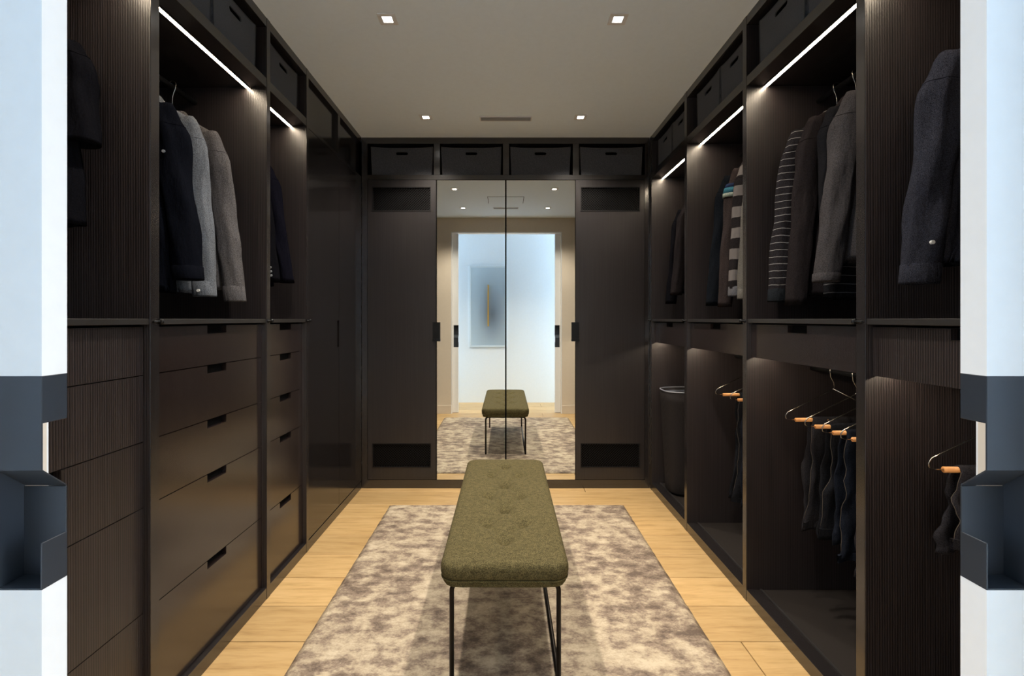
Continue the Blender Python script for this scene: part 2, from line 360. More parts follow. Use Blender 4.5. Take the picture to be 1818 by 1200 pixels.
def unit(s, y0, y1, pt, label, kind, fmat):
    X = lambda d: s*(F+d)
    t = thing('wardrobe_unit', label, 'wardrobe', (s*(F+DEPTH/2), (y0+y1)/2, 0))
    y2 = y1+pt
    part('side_panel', Bx(X(0), X(DEPTH), y1, y2, 0, CEIL), M['grain'], t, bevel=.0012)
    if pt: part('edge_band', Bx(X(-.001), X(0), y1, y2, 0, CEIL), M['frame'], t, 'satin front edge of the side panel')
    if y0 < 1: part('side_panel', Bx(X(0), X(DEPTH), y0-.02, y0, 0, CEIL), M['grain'], t, bevel=.0012)
    part('plinth', Bx(X(0), X(.06), y0, y1, 0, .055), M['frame'], t, bevel=.001)
    part('bottom_panel', Bx(X(.06), X(DEPTH), y0, y1, .035, .053), M['carpet'], t)
    part('top_rail', Bx(X(0), X(DEPTH), y0, y1, 2.672, CEIL), M['frame'], t, bevel=.001)
    part('back_panel', Bx(X(DEPTH-.018), X(DEPTH), y0, y1, .053, 2.672), M['grain'], t)
    if kind == 'doors':
        ym = (y0+y1)/2
        part('upper_shelf', Bx(X(0), X(DEPTH-.02), y0, y1, 2.389, 2.41), M['frame'], t)
        part('post', Bx(X(0), X(.06), ym-.02, ym+.02, 2.41, 2.672), M['frame'], t, bevel=.001)
        for a, b_ in ((y0, ym-.02), (ym+.02, y1)):
            part('upper_panel', Bx(X(.022), X(.042), a, b_, 2.41, 2.672), M['gloss'], t)
        for i, (a, b_) in enumerate(((y0, ym), (ym, y1))):
            g = .0016; za, zb = .062, 2.386
            a += g; b_ -= g
            if i == 0: poly = [(a, za), (b_, za), (b_, 1.125), (b_-.034, 1.125), (b_-.034, 1.30), (b_, 1.30), (b_, zb), (a, zb)]
            else: poly = [(a, za), (b_, za), (b_, zb), (a, zb)]
            d = part('door', B().prism(poly, 'x', X(0), X(.022)), M['gloss'], t)
            if i == 0: part('recess_shade', Bx(X(.018), X(.03), b_-.045, b_, 1.11, 1.315), M['black'], d, 'black painted shade inside the vertical finger slot')  # black box stands in for the shade within the slot
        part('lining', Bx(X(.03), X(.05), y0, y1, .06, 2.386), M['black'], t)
        return t
    part('divider_shelf', Bx(X(0), X(DEPTH-.02), y0, y1, 2.389, 2.433), M['frame'], t, bevel=.001)
    # LED profile let into the underside of the divider shelf
    part('light_strip', Bx(X(.078), X(.098), y0+.004, y1-.004, 2.3855, 2.389), M['led'], t, 'glowing warm white strip light')
    part('light_channel', B().box(X(.077), X(.080), y0+.003, y1-.003, 2.385, 2.389).box(X(.096), X(.099), y0+.003, y1-.003, 2.385, 2.389), M['blackmetal'], t)
    part('hanging_rail', B().tube([(X(.335), y0, 2.318), (X(.335), y1, 2.318)], .012, 12), M['blackmetal'], t, 'black round hanging rail')
    part('counter', Bx(X(.004), X(DEPTH-.02), y0, y1, 1.291, 1.309), M['shelfmetal'], t, bevel=.001)
    yk = y2-.018 if pt else None
    if yk:
        b = B().tube([(X(-.009), yk-.010, 1.300), (X(-.009), yk+.014, 1.300)], .0035, 10)
        b.tube([(X(-.009), yk+.012, 1.300), (X(-.009), yk+.018, 1.300)], .0095, 16)
        b.tube([(X(-.009), yk-.008, 1.300), (X(.001), yk-.008, 1.300)], .004, 10)
        part('stop_knob', b, M['blackmetal'], t, 'small black round knob at the end of the counter')
    yc = (y0+y1)/2
    if y0 < 1: yc = 1.177
    def drawer(za, zb):
        d = part('drawer', B().prism(front_panel(y0, y1, za, zb, yc), 'x', X(.022), X(.042)), fmat, t)
        nw, nh = .0625, .030
        b = B(); b.box(X(.0422), X(.0435), yc-nw-.006, yc+nw+.006, zb-nh-.02, zb-.001)
        part('recess_shade', b, M['black'], d, 'black painted shade inside the cut-out finger pull')  # black plate paints the shade seen through the notch
    if kind == 'drawers':
        for zb, za in DZ: drawer(za, zb)
        part('cavity_shade', Bx(X(.044), X(.06), y0, y1, .057, 1.288), M['black'], t)  # solid black sheet in place of the unlit drawer interior
    else:
        drawer(1.131, 1.285)
        part('drawer_box', Bx(X(.044), X(DEPTH-.03), y0+.002, y1-.002, 1.15, 1.285), M['grain'], t)
        part('light_strip', Bx(X(.075), X(.09), y0+.01, y1-.01, 1.147, 1.150), M['led_low'], t, 'warm strip light hidden below the drawer')
        if y1 < 2.99: part('hanging_rail', B().tube([(X(.305), y0, 1.082), (X(.305), y1, 1.082)], .011, 12), M['blackmetal'], t, 'lower black hanging rail')
        part('floor_track', Bx(X(.062), X(.072), y0, y1, .053, .057), M['shelfmetal'], t)
    return t

unit(-1, .83, 1.522, .037, 'dark oak wardrobe with five drawers beside the doorway, nearest on the left', 'drawers', M['near_front'])
unit(-1, 1.559, 2.262, .032, 'dark oak wardrobe with grey shirts above five drawers, second on the left', 'drawers', M['front'])
unit(-1, 2.294, 2.713, .027, 'narrow dark oak wardrobe with a navy jacket above five drawers on the left', 'drawers', M['front'])
unit(-1, 2.740, YB-.002, .0, 'tall closed dark cupboard with two satin doors at the far left', 'doors', M['gloss'])
unit(1, .83, 1.505, .037, 'dark oak wardrobe with one indigo shirt beside the doorway, nearest on the right', 'open', M['near_front'])
unit(1, 1.542, 2.247, .034, 'dark oak wardrobe with a striped sweater above hanging jeans on the right', 'open', M['front'])
unit(1, 2.281, 2.986, .038, 'dark oak wardrobe with a bold striped shirt above two hangers on the right', 'open', M['front'])
unit(1, 3.024, YB-.04, .038, 'dark oak wardrobe holding laundry baskets at the far right', 'open', M['front'])

# ------------------------------------------------------------------ far wall unit
t = thing('mirror_wardrobe', 'dark oak wardrobe across the far wall with two central mirrored doors', 'wardrobe', (0, YB+.3, 0))
XL, XR = -F+.002, F-.002; DB = .5
part('side_panel', Bx(XL, -1.071, YB, YB+DB, 0, CEIL), M['frame'], t); part('side_panel', Bx(1.077, XR, YB, YB+DB, 0, CEIL), M['frame'], t)
part('top_rail', Bx(-1.071, 1.077, YB, YB+DB, 2.668, CEIL), M['frame'], t)
part('box_shelf', Bx(-1.071, 1.077, YB, YB+DB, 2.388, 2.425), M['frame'], t)
part('plinth', Bx(-1.071, 1.077, YB, YB+DB, 0, .064), M['frame'], t)
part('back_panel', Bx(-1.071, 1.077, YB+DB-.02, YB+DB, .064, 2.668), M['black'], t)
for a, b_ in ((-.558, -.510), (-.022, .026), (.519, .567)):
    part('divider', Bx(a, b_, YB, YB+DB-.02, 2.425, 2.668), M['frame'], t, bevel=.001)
part('shade_backing', Bx(-1.071, 1.077, YB+.03, YB+.05, .064, 2.388), M['black'], t)  # black sheet painted as the dark cavity behind the grilles
def vent_door(xa, xb, va, vb):
    z = [.067, .164, .343, 2.149, 2.328, 2.385]
    b = B(); y0, y1 = YB, YB+.022
    b.box(xa, xb, y0, y1, z[0], z[1]); b.box(xa, xb, y0, y1, z[2], z[3]); b.box(xa, xb, y0, y1, z[4], z[5])
    for p, q in ((z[1], z[2]), (z[3], z[4])): b.box(xa, va, y0, y1, p, q); b.box(vb, xb, y0, y1, p, q)
    d = part('door', b, M['back'], t)
    for p, q in ((z[1], z[2]), (z[3], z[4])):
        b = B(); f = .006
        b.box(va-f, vb+f, y0-.003, y0+.004, q-.001, q+f); b.box(va-f, vb+f, y0-.003, y0+.004, p-f, p+.001)
        b.box(va-f, va+.001, y0-.003, y0+.004, p, q); b.box(vb-.001, vb+f, y0-.003, y0+.004, p, q)
        def diag(sgn, yy, wd):
            H = q-p; pitch = .0195; x = va-H
            while x < vb:
                # bar from (x,p) to (x+H,q), clipped to the opening
                a0, a1 = x, x+H; zz0, zz1 = p, q
                if a0 < va: zz0 = p+(va-a0); a0 = va
                if a1 > vb: zz1 = q-(a1-vb); a1 = vb
                if a1-a0 > .004:
                    if sgn < 0: pts = [(va+vb-a0, zz0), (va+vb-a1, zz1)]
                    else: pts = [(a0, zz0), (a1, zz1)]
                    (u0, w0), (u1, w1) = pts; nx, nz = (-(w1-w0), (u1-u0)); L = math.hypot(nx, nz); nx, nz = nx/L*wd, nz/L*wd
                    b.prism([(u0-nx, w0-nz), (u1-nx, w1-nz), (u1+nx, w1+nz), (u0+nx, w0+nz)], 'y', yy, yy+.002)
                x += pitch
        diag(1, y0+.004, .0012); diag(-1, y0+.007, .0006)
        part('vent_grille', b, M['grille'], d, 'black expanded metal ventilation grille', kind='stuff')
vent_door(-1.068, -.541, -1.029, -.584); vent_door(.541, 1.074, .584, 1.034)
for a, b_ in ((-.533, -.0055), (.0055, .536)):
    d = part('mirror_door', Bx(a, b_, YB+.004, YB+.026, .066, 2.384), M['blackmetal'], t, 'door faced with full height mirror')
    part('mirror', Bx(a, b_, YB, YB+.004, .067, 2.383), M['mirror'], d, 'clear mirror glass')
for xc in (-.537, .538):
    b = B(); h0, h1, hw = 1.138, 1.285, .030; yy = YB-.003
    b.box(xc-hw, xc+hw, yy, YB, h0, h0+.004); b.box(xc-hw, xc+hw, yy-.008, yy, h0, h0+.003)
    b.box(xc-hw, xc-hw+.004, yy, YB, h0, h1); b.box(xc+hw-.004, xc+hw, yy, YB, h0, h1); b.box(xc-hw, xc+hw, yy, YB, h1-.004, h1)
    b.box(xc-hw, xc+hw, yy+.002, YB-.0002, h0, h1); b.box(xc-hw, xc+hw, yy-.010, yy-.007, h0, h0+.018)
    part('door_pull', b, M['blackmetal'], t, 'black rectangular pull between plain and mirrored door')

# ------------------------------------------------------------------ fabric storage boxes
M['felt'] = weave('charcoal_felt_box', (.050, .052, .060, 1), (.115, .118, .130, 1), 160, bump=.3, dist=.001)
M['boxin'] = plain('box_inside', (.006, .006, .007, 1), .9)
def storage_box(axis, s, c, a0, a1, front, z0, h, depth, label, group):
    """axis 'y': faces along x (side walls), a0..a1 in y; axis 'x': faces -y (far wall), a0..a1 in x"""
    W = a1-a0
    def P(u, d, z):
        if axis == 'y': return (s*(front+d), a0+u, z)
        return (a0+u, front+d, z)
    ctr = P(W/2, depth/2, z0); t = thing('storage_box', label, 'box', ctr, group)
    n = 24; th = .006; tp = .010
    # front panel with an oval hand hole: outline and hole joined ring to ring
    hz = z0+h*.76; hw, hh = .046, .012
    ang = [2*math.pi*k/n for k in range(n)]
    def hole(a):
        x, z = math.cos(a), math.sin(a)
        return (W/2 + (hw-hh)*(1 if x > 0 else -1)*(1 if abs(x) > 1e-6 else 0) + hh*x, hz+hh*z)
    def rim(a):
        x, z = math.cos(a), math.sin(a)
        k = 1/max(abs(x), abs(z)); u = x*k; v = z*k
        zz = z0+h/2+v*h/2
        inset = tp*(1-(zz-z0)/h)
        if v > .99: zz -= .009*(1-u*u)**.5 if abs(u) < 1 else 0
        return (W/2+u*(W/2-inset), zz)
    for d0, nm in ((0, 'front_panel'),):
        rows = [[P(*(lambda q: (q[0], d0+th, q[1]))(rim(a))) for a in ang], [P(*(lambda q: (q[0], d0, q[1]))(rim(a))) for a in ang],
                [P(*(lambda q: (q[0], d0, q[1]))(hole(a))) for a in ang], [P(*(lambda q: (q[0], d0+th, q[1]))(hole(a))) for a in ang]]
        rows.append(rows[0])
        part('front_panel', B().grid(rows, smooth=False), M['felt'], t)
    b = B()
    def wall(u0, u1, d0, d1, hh_=0):
        vs = [P(u0[0], d0, z0), P(u1[0], d0, z0), P(u1[0], d1, z0), P(u0[0], d1, z0), P(u0[1], d0, z0+h-hh_), P(u1[1], d0, z0+h-hh_), P(u1[1], d1, z0+h-hh_), P(u0[1], d1, z0+h-hh_)]
        b.add(vs, [(0,3,2,1),(4,5,6,7),(0,1,5,4),(1,2,6,5),(2,3,7,6),(3,0,4,7)])
    wall((tp, 0), (tp+th, th), th, depth); wall((W-tp-th, W-th), (W-tp, W), th, depth); wall((tp, 0), (W-tp, W), depth-th, depth)
    part('side_walls', b, M['felt'], t)
    b = B(); b.add([P(tp, th, z0), P(W-tp, th, z0), P(W-tp, depth, z0), P(tp, depth, z0), P(tp, th, z0+.004), P(W-tp, th, z0+.004), P(W-tp, depth, z0+.004), P(tp, depth, z0+.004)], [(0,3,2,1),(4,5,6,7),(0,1,5,4),(1,2,6,5),(2,3,7,6),(3,0,4,7)])
    part('base', b, M['boxin'], t)
    # piped edge down both sides and along the top of the front
    pts = [P(tp-.001, -.001, z0+.002), P(0, -.001, z0+h-.002)] + [P(W*k/8, -.001, z0+h-.003-.009*math.sin(math.pi*k/8)**.5 if 0 < k < 8 else z0+h-.002) for k in range(1, 9)] + [P(W-tp+.001, -.001, z0+.002)]
    part('piping', B().tube(pts, .0022, 6), plain('box_piping', (.05, .052, .058, 1), .7), t)
G = 'charcoal fabric storage boxes on the top shelves'
bz, bh = 2.4335, .222
storage_box('y', -1, 0, 1.575, 1.884, F+.03, bz, bh, .45, 'charcoal fabric storage box above the grey shirts, nearer of two on the left', G)
storage_box('y', -1, 0, 1.892, 2.217, F+.03, bz, bh, .45, 'charcoal fabric storage box above the grey shirts, farther of two on the left', G)
storage_box('y', -1, 0, 2.335, 2.660, F+.03, bz, bh, .45, 'single charcoal fabric storage box above the navy jacket on the left', G)
storage_box('y', 1, 0, 1.548, 1.842, F+.03, bz, bh, .45, 'charcoal fabric storage box above the thin-striped sweater, nearer of the pair', G)
storage_box('y', 1, 0, 1.850, 2.188, F+.03, bz, bh, .45, 'charcoal fabric storage box above the thin-striped sweater, farther of the pair', G)
storage_box('y', 1, 0, 2.287, 2.582, F+.03, bz, bh, .45, 'charcoal fabric storage box above the bold striped shirt, nearer of the pair', G)
storage_box('y', 1, 0, 2.592, 2.900, F+.03, bz, bh, .45, 'charcoal fabric storage box above the bold striped shirt, farther of the pair', G)
storage_box('y', 1, 0, 3.030, 3.330, F+.03, bz, bh, .45, 'charcoal fabric storage box above the laundry baskets, nearer of the pair', G)
storage_box('y', 1, 0, 3.340, 3.640, F+.03, bz, bh, .45, 'charcoal fabric storage box above the laundry baskets, farther of the pair', G)
for (a, b_), nm in zip(((-1.046, -.566), (-.501, -.034), (.036, .502), (.577, 1.060)), ('far left, above the plain vented door', 'above the left mirror', 'above the right mirror', 'far right, above the plain vented door')):
    storage_box('x', 1, 0, a, b_, YB+.012, 2.426, .222, .42, 'wide charcoal fabric storage box on the far wall, ' + nm, 'wide storage boxes on the far wall')

# ------------------------------------------------------------------ garments
def fold(theta, z, seed, amp):
    return amp*(noise.noise(Vector((math.cos(theta)*2.6+seed*7, math.sin(theta)*2.6, z*2.2))) + .5*noise.noise(Vector((math.cos(theta)*6+seed*3, math.sin(theta)*6, z*5))))
def garment(name, label, cat, s, y, ztop, mat, cx=1.435, hw=.19, L=.70, SL=.70, out=.075, dep=.036, sr=(.044, .034), cuffmat=None, cuffz=.05,
            seed=1, bands=None, hook=True, button=None, group=None, hanger_label=None, flare=1.0, collarmat=None, short=False, placket=False, cufflabel=None, lean=0):
    cx = s*cx
    t = thing(name, label, cat, (cx, y, ztop), group)
    W = lambda u, v, z: (cx - s*u, y+v, ztop+z)      # u>0 towards the aisle
    n = 56
    # torso
    rows = []
    prof = [(0.0, .050, .020), (-.012, .075, .026), (-.03, .115, .030), (-.05, .150, .031), (-.07, .178, .031), (-.09, hw+.004, .032), (-.12, hw+.008, .034)]
    m = 26
    for k in range(1, m+1):
        f = k/m; prof.append((-.12-(L-.12)*f, (hw+.004-.03*math.sin(math.pi*min(1, f*1.4))*.6+.012*f)*1.0, dep*(1+.25*f)*flare))
    for (z, a, d) in prof:
        r = []
        for k in range(n):
            th = 2*math.pi*k/n; c, s_ = math.cos(th), math.sin(th)
            u = a*math.copysign(abs(c)**.75, c); v = d*math.copysign(abs(s_)**.8, s_)
            amp = .016*min(1, max(0, -z-.05)*3)
            v += fold(th, z, seed, amp)*.9 + .008*math.sin(u*55+seed*2+z*3)*min(1, max(0, -z-.08)*2)
            r.append(W(u, max(-.052, min(.052, v)), z + (.006*math.sin(th*2+seed) if z < -.6 else 0)))
        rows.append(r)
    # turn the hem inward so that the opening below is dark but has thickness
    last = rows[-1]; cen = Vector(W(0, 0, -L))
    rows.append([tuple(cen+(Vector(p)-cen)*.94+Vector((0, 0, .02))) for p in last])
    rows.append([tuple(cen+(Vector(p)-cen)*.6+Vector((0, 0, .10))) for p in last])
    part('torso', B().grid(rows, capt=False, capb=True), mat, t)
    # sleeves
    for side in (1, -1):
        oo = out if side > 0 else .015
        path = []; m2 = 26
        for k in range(m2+1):
            f = k/m2; z = -.070 - (SL-.070)*f
            u = side*(hw-.030 + .020*min(1, f*7) + oo*f + .004*math.sin(f*5+seed)*f)
            path.append((u, z, f))
        rws = []
        for (u, z, f) in path:
            rx = sr[0]*(.55+.45*min(1, f*6))*(1.08-.22*f); ry = sr[1]*(.75+.25*min(1, f*6))*(1.05-.12*f)
            if short: rx = sr[0]*(.6+.4*min(1, f*4))*(1+.12*f); ry = sr[1]*(.8+.3*f)
            r = []
            for k in range(28):
                th = 2*math.pi*k/28
                q = 1+(1.9*fold(th, z*2.2, seed+side*5, .08)+.10*math.sin(z*34+th*2+seed+2*math.sin(z*9))*max(0, 1-abs(f-.45)*2.6)+.05*math.sin(th*5+z*11+seed))*min(1, (1-f)*7)
                r.append(W(u+rx*math.cos(th)*q, ry*math.sin(th)*q + lean*f, z + (side*math.cos(th))*rx*.35*(1 if f < .05 else 0)))
            rws.append(r)
        last = rws[-1]; cen = sum((Vector(p) for p in last), Vector())/len(last)
        rws.append([tuple(cen+(Vector(p)-cen)*.9+Vector((0, 0, .008))) for p in last])
        rws.append([tuple(cen+(Vector(p)-cen)*.55+Vector((0, 0, .05))) for p in last])
        sl = part('sleeve', B().grid(rws, capt=True, capb=True), mat, t)
        if side < 0: continue
        if cuffmat:
            u, z, f = path[-1]; pr = []
            rx = sr[0]*.865; ry = sr[1]*.95
            for zz, q in ((z+cuffz, .98), (z+cuffz-.003, 1.045), (z+.004, 1.03), (z-.002, 1.0), (z+.004, .9), (z+.03, .8)):
                cu = u if zz > z+.01 else u
                pr.append([W(cu - side*oo*(zz-z)/SL + rx*math.cos(2*math.pi*k/28)*q, ry*math.sin(2*math.pi*k/28)*q+lean, zz) for k in range(28)])
            part('cuff', B().grid(pr, capb=True), cuffmat, sl, cufflabel)
        # armhole seam ring
        if not short or True:
            ring = [Vector(p) for p in rws[3]]; cen = sum(ring, Vector())/len(ring)
            part('seam', B().tube([cen+(p-cen)*1.012 for p in ring]+[cen+(ring[0]-cen)*1.012], .0014, 5, cap=False), mat, sl)
        if bands:
            for (z0, z1, bm, bl) in bands:
                pr = []
                for zz, q in ((z0, .96), (z0, .995), (z1, .995), (z1, .96)):
                    i = min(range(len(path)), key=lambda j: abs(path[j][1]-zz)); f = (-zz-.070)/(SL-.070)
                    u = side*(hw-.030+.028*min(1, f*7)+oo*f**1.15); rx = sr[0]*(.55+.45*min(1, f*6))*(1.08-.22*f); ry = sr[1]*(.75+.25*min(1, f*6))*(1.05-.12*f)
                    pr.append([W(u+rx*math.cos(2*math.pi*k/28)*q*1.08, ry*math.sin(2*math.pi*k/28)*q*1.1, zz) for k in range(28)])
                part('sleeve_band', B().grid(pr), bm, sl, bl)
        if button:
            for (du, dz, bm) in button:
                u, z, f = path[-1]
                c = Vector(W(u+du-side*oo*dz/SL, -sr[1]*1.07+lean, z+dz))
                part('button', B().tube([c+Vector((0, -.004, 0)), c+Vector((0, .003, 0))], .0055, 12, smooth=False), bm, sl, 'small round button')
    # collar
    cm = collarmat or mat
    pr = []
    for zz, a, d in ((-.022, .088, .034), (.006, .066, .036), (.020, .056, .034), (.017, .050, .028), (.0, .048, .022)):
        pr.append([W(a*math.cos(2*math.pi*k/28), d*math.sin(2*math.pi*k/28), zz+.004*math.cos(4*math.pi*k/28)) for k in range(28)])
    part('collar', B().grid(pr), cm, t)
    if placket:
        b = B(); rr = []
        for k in range(20):
            z = -.02-(L-.05)*k/19; v = -dep*1.28-.006
            rr.append([W(.018, v, z), W(-.018, v, z), W(-.018, v+.006, z), W(.018, v+.006, z)])
        part('placket', B().grid(rr, capt=True, capb=True, smooth=False), mat, t)
    # hanger
    if hook:
        zr = 2.318; h = thing('clothes_hanger', hanger_label or ' '.join(('thin steel hanger inside the ' + label.split(' with ')[0].split(' on ')[0]).split()[:15]), 'hanger', (cx, y, zr), 'steel hangers holding the tops')
        r = .0155; pts = []
        for k in range(13):
            a = math.radians(-40 + 250*k/12); pts.append((cx + s*(-r)*math.cos(a), y, zr + .0005 + r*math.sin(a)*1.0))
        pts = pts[::-1][:0] + pts
        e = pts[-1]; pts2 = [(cx+s*r*.9, y, zr-.004)]
        hk = []
        for k in range(11):
            a = math.radians(200 - 220*k/10); hk.append((cx + r*math.cos(a)*(-s), y, zr + r*math.sin(a)))
        hk += [(cx - s*(-1)*0 + (-s)*r*.75*1, y, zr-.022), (cx + (-s)*.004, y, zr-.040), (cx, y, zr-.060), (cx, y, ztop+.012)]
        part('hook', B().tube(hk, .0017, 6), M['steel'], h)
        part('shoulder_bar', B().tube([(cx+.150, y, ztop-.062), (cx, y, ztop+.012), (cx-.150, y, ztop-.062)], .003, 6), M['steel'], h)
    return t

C = {}
C['navyjk'] = cloth('navy_black_cloth', (.0048, .0055, .0085, 1))
C['greych'] = cloth('light_grey_chambray', (.115, .125, .145, 1), scale=420, fleck=.55)
C['greymel'] = cloth('warm_grey_melange', (.082, .078, .082, 1), scale=420, fleck=.6)
C['black'] = cloth('soft_black_cloth', (.0055, .0055, .0072, 1))
C['slate'] = cloth('slate_dark_cloth', (.0075, .009, .012, 1))
C['navy'] = cloth('dark_navy_cloth', (.0055, .0055, .0095, 1))
C['indigo'] = cloth('indigo_dotted_cloth', (.0215, .0225, .031, 1), scale=520, fleck=.75)
C['thin'] = cloth('thin_white_striped_jersey', (.017, .0155, .018, 1), (.030, .075, (.24, .235, .235, 1), .2))
C['thindark'] = cloth('dark_jersey_faint_stripe', (.010, .010, .012, 1), (.033, .07, (.12, .12, .13, 1), .4), below=-.60)
C['charcoal'] = cloth('charcoal_brown_knit', (.016, .0135, .0145, 1))
C['grey'] = cloth('mid_grey_twill', (.042, .039, .042, 1))
C['brown'] = cloth('taupe_jersey', (.032, .025, .025, 1))
C['rugby'] = cloth('black_grey_block_stripe', (.016, .014, .015, 1), (.110, .5, (.135, .122, .12, 1), .22))
C['pale'] = cloth('pale_stone_cotton', (.10, .094, .086, 1))
C['cuff'] = cloth('ribbed_black_cuff', (.012, .014, .017, 1))
C['teal'] = cloth('teal_band', (.035, .12, .165, 1)); C['white'] = cloth('cream_band', (.20, .23, .20, 1)); C['dkblue'] = cloth('dark_blue_band', (.02, .03, .07, 1))

# left, first unit
garment('tshirt', 'black short-sleeved t-shirt with a wide sleeve, farther one in the nearest left wardrobe', 'clothing', -1, 1.430, 2.185, C['black'], SL=.36, L=.60, out=.012, sr=(.050, .042), seed=2, short=True, cx=1.455, cuffmat=C['black'], cuffz=.022)
garment('tshirt', 'slate black short-sleeved t-shirt in front of another, nearest left wardrobe', 'clothing', -1, 1.325, 2.17, C['slate'], SL=.33, L=.64, out=.0, sr=(.050, .042), seed=3, short=True, cx=1.475)
# left, second unit
garment('jacket', 'navy-black long-sleeved jacket with a popper, in front of the grey shirts', 'clothing', -1, 1.80, 2.165, C['navyjk'], SL=.71, L=.755, out=.075, sr=(.060, .045), dep=.042, seed=4, cuffmat=C['navyjk'], button=[(-.01, .46, M['darkbutton'])])
garment('shirt', 'light blue-grey chambray shirt with white cuff buttons', 'clothing', -1, 1.935, 2.175, C['greych'], SL=.775, L=.76, out=.055, sr=(.050, .036), seed=5, cuffmat=C['greych'], cuffz=.06, button=[(.0, .02, M['button']), (.0, .10, M['button'])])
garment('shirt', 'warm grey flecked shirt with a long plain cuff, nearest the far panel', 'clothing', -1, 2.085, 2.175, C['greymel'], SL=.79, L=.74, out=.095, sr=(.050, .036), seed=6, cuffmat=C['greymel'], cuffz=.065)
garment('jacket', 'black sports top with a lime hem, hidden between the jacket and the wall panel', 'clothing', -1, 1.675, 2.150, C['black'], SL=.68, L=.78, out=.0, sr=(.046, .036), seed=7, cx=1.50)
# left, third unit
garment('jacket', 'dark navy suit jacket with small sleeve buttons in the narrow left wardrobe', 'clothing', -1, 2.44, 2.185, C['black'], SL=.69, L=.74, out=.075, sr=(.046, .040), seed=8, button=[(.02, .03, M['darkbutton']), (.02, .05, M['darkbutton']), (.02, .07, M['darkbutton'])])
garment('jacket', 'deep navy jacket behind another in the narrow left wardrobe', 'clothing', -1, 2.56, 2.185, C['navy'], SL=.685, L=.70, out=.095, sr=(.043, .038), seed=9)
# right, first unit
garment('shirt', 'indigo dotted shirt with a long cuffed sleeve in the nearest right wardrobe', 'clothing', 1, 1.38, 2.125, C['indigo'], SL=.715, L=.66, out=.075, sr=(.058, .040), seed=10, cuffmat=C['indigo'], cuffz=.055, button=[(.012, .11, M['button'])])
garment('sweater', 'dark slate sweater half hidden by the doorway, nearest right wardrobe', 'clothing', 1, 1.255, 2.14, C['slate'], SL=.62, L=.52, out=.0, seed=11, cx=1.47)
# right, second unit
garment('sweater', 'black long-sleeved sweater with thin white stripes and a plain cuff', 'clothing', 1, 2.10, 2.185, C['thin'], SL=.80, L=.74, out=.08, sr=(.048, .036), seed=12, cuffmat=C['cuff'], cuffz=.055)
garment('cardigan', 'charcoal brown cardigan with a long sleeve beside the thin-striped sweater', 'clothing', 1, 1.985, 2.195, C['charcoal'], SL=.83, L=.79, out=.07, sr=(.047, .040), seed=13)
garment('sweater', 'black sweater with faint stripes at the hem, between cardigan and grey jacket', 'clothing', 1, 1.870, 2.185, C['thindark'], SL=.66, L=.80, out=.0, sr=(.044, .036), seed=14)
garment('jacket', 'mid-grey cotton jacket with a creased sleeve in front of the cardigan', 'clothing', 1, 1.765, 2.195, C['grey'], SL=.75, L=.68, out=.085, sr=(.052, .040), seed=15, cuffmat=C['grey'], cuffz=.03)
# right, third unit
garment('sweater', 'plain charcoal sweater nearest the far panel, beside the taupe top', 'clothing', 1, 2.765, 2.185, C['slate'], SL=.80, L=.72, out=.07, sr=(.045, .036), seed=16)
garment('sweater', 'taupe long-sleeved top with teal and cream bands on the upper sleeve', 'clothing', 1, 2.655, 2.195, C['brown'], SL=.82, L=.74, out=.055, sr=(.043, .036), seed=17,
        bands=[(-.148, -.170, C['dkblue'], 'dark blue band'), (-.170, -.200, C['teal'], 'teal band'), (-.200, -.222, C['white'], 'cream band')])
garment('shirt', 'rugby shirt with broad black and pale grey stripes', 'clothing', 1, 2.545, 2.20, C['rugby'], SL=.77, L=.72, out=.05, sr=(.044, .038), seed=18, cuffmat=cloth('grey_hem_cuff', (.09, .09, .10, 1)), cuffz=.05)
garment('shirt', 'pale stone shirt half hidden by the wardrobe post, beside the rugby shirt', 'clothing', 1, 2.435, 2.185, C['pale'], SL=.775, L=.70, out=.055, sr=(.043, .036), seed=19, cuffmat=C['pale'])
# right, fourth unit
garment('jacket', 'dark brown-black jacket above the laundry baskets, half hidden by the post', 'clothing', 1, 3.36, 2.175, C['charcoal'], SL=.70, L=.68, out=.075, sr=(.046, .038), seed=20)
garment('jacket', 'black coat above the laundry baskets, farther from the doorway', 'clothing', 1, 3.50, 2.16, C['black'], SL=.74, L=.66, out=.06, seed=21)

# small lime trim along the hem of the hidden sports top
b = B(); pts = [(-(1.50) + .185*math.cos(a), 1.675-.046*math.sin(a), 1.383+.004*math.sin(3*a)) for a in [math.pi*k/16 for k in range(17)]]
for o in list(COL.objects):
    if o.get('label', '').startswith('black sports top'):
        part('hem_trim', B().tube(pts, .0022, 6), plain('lime_trim', (.30, .45, .05, 1), .6), o, 'thin lime green hem trim')

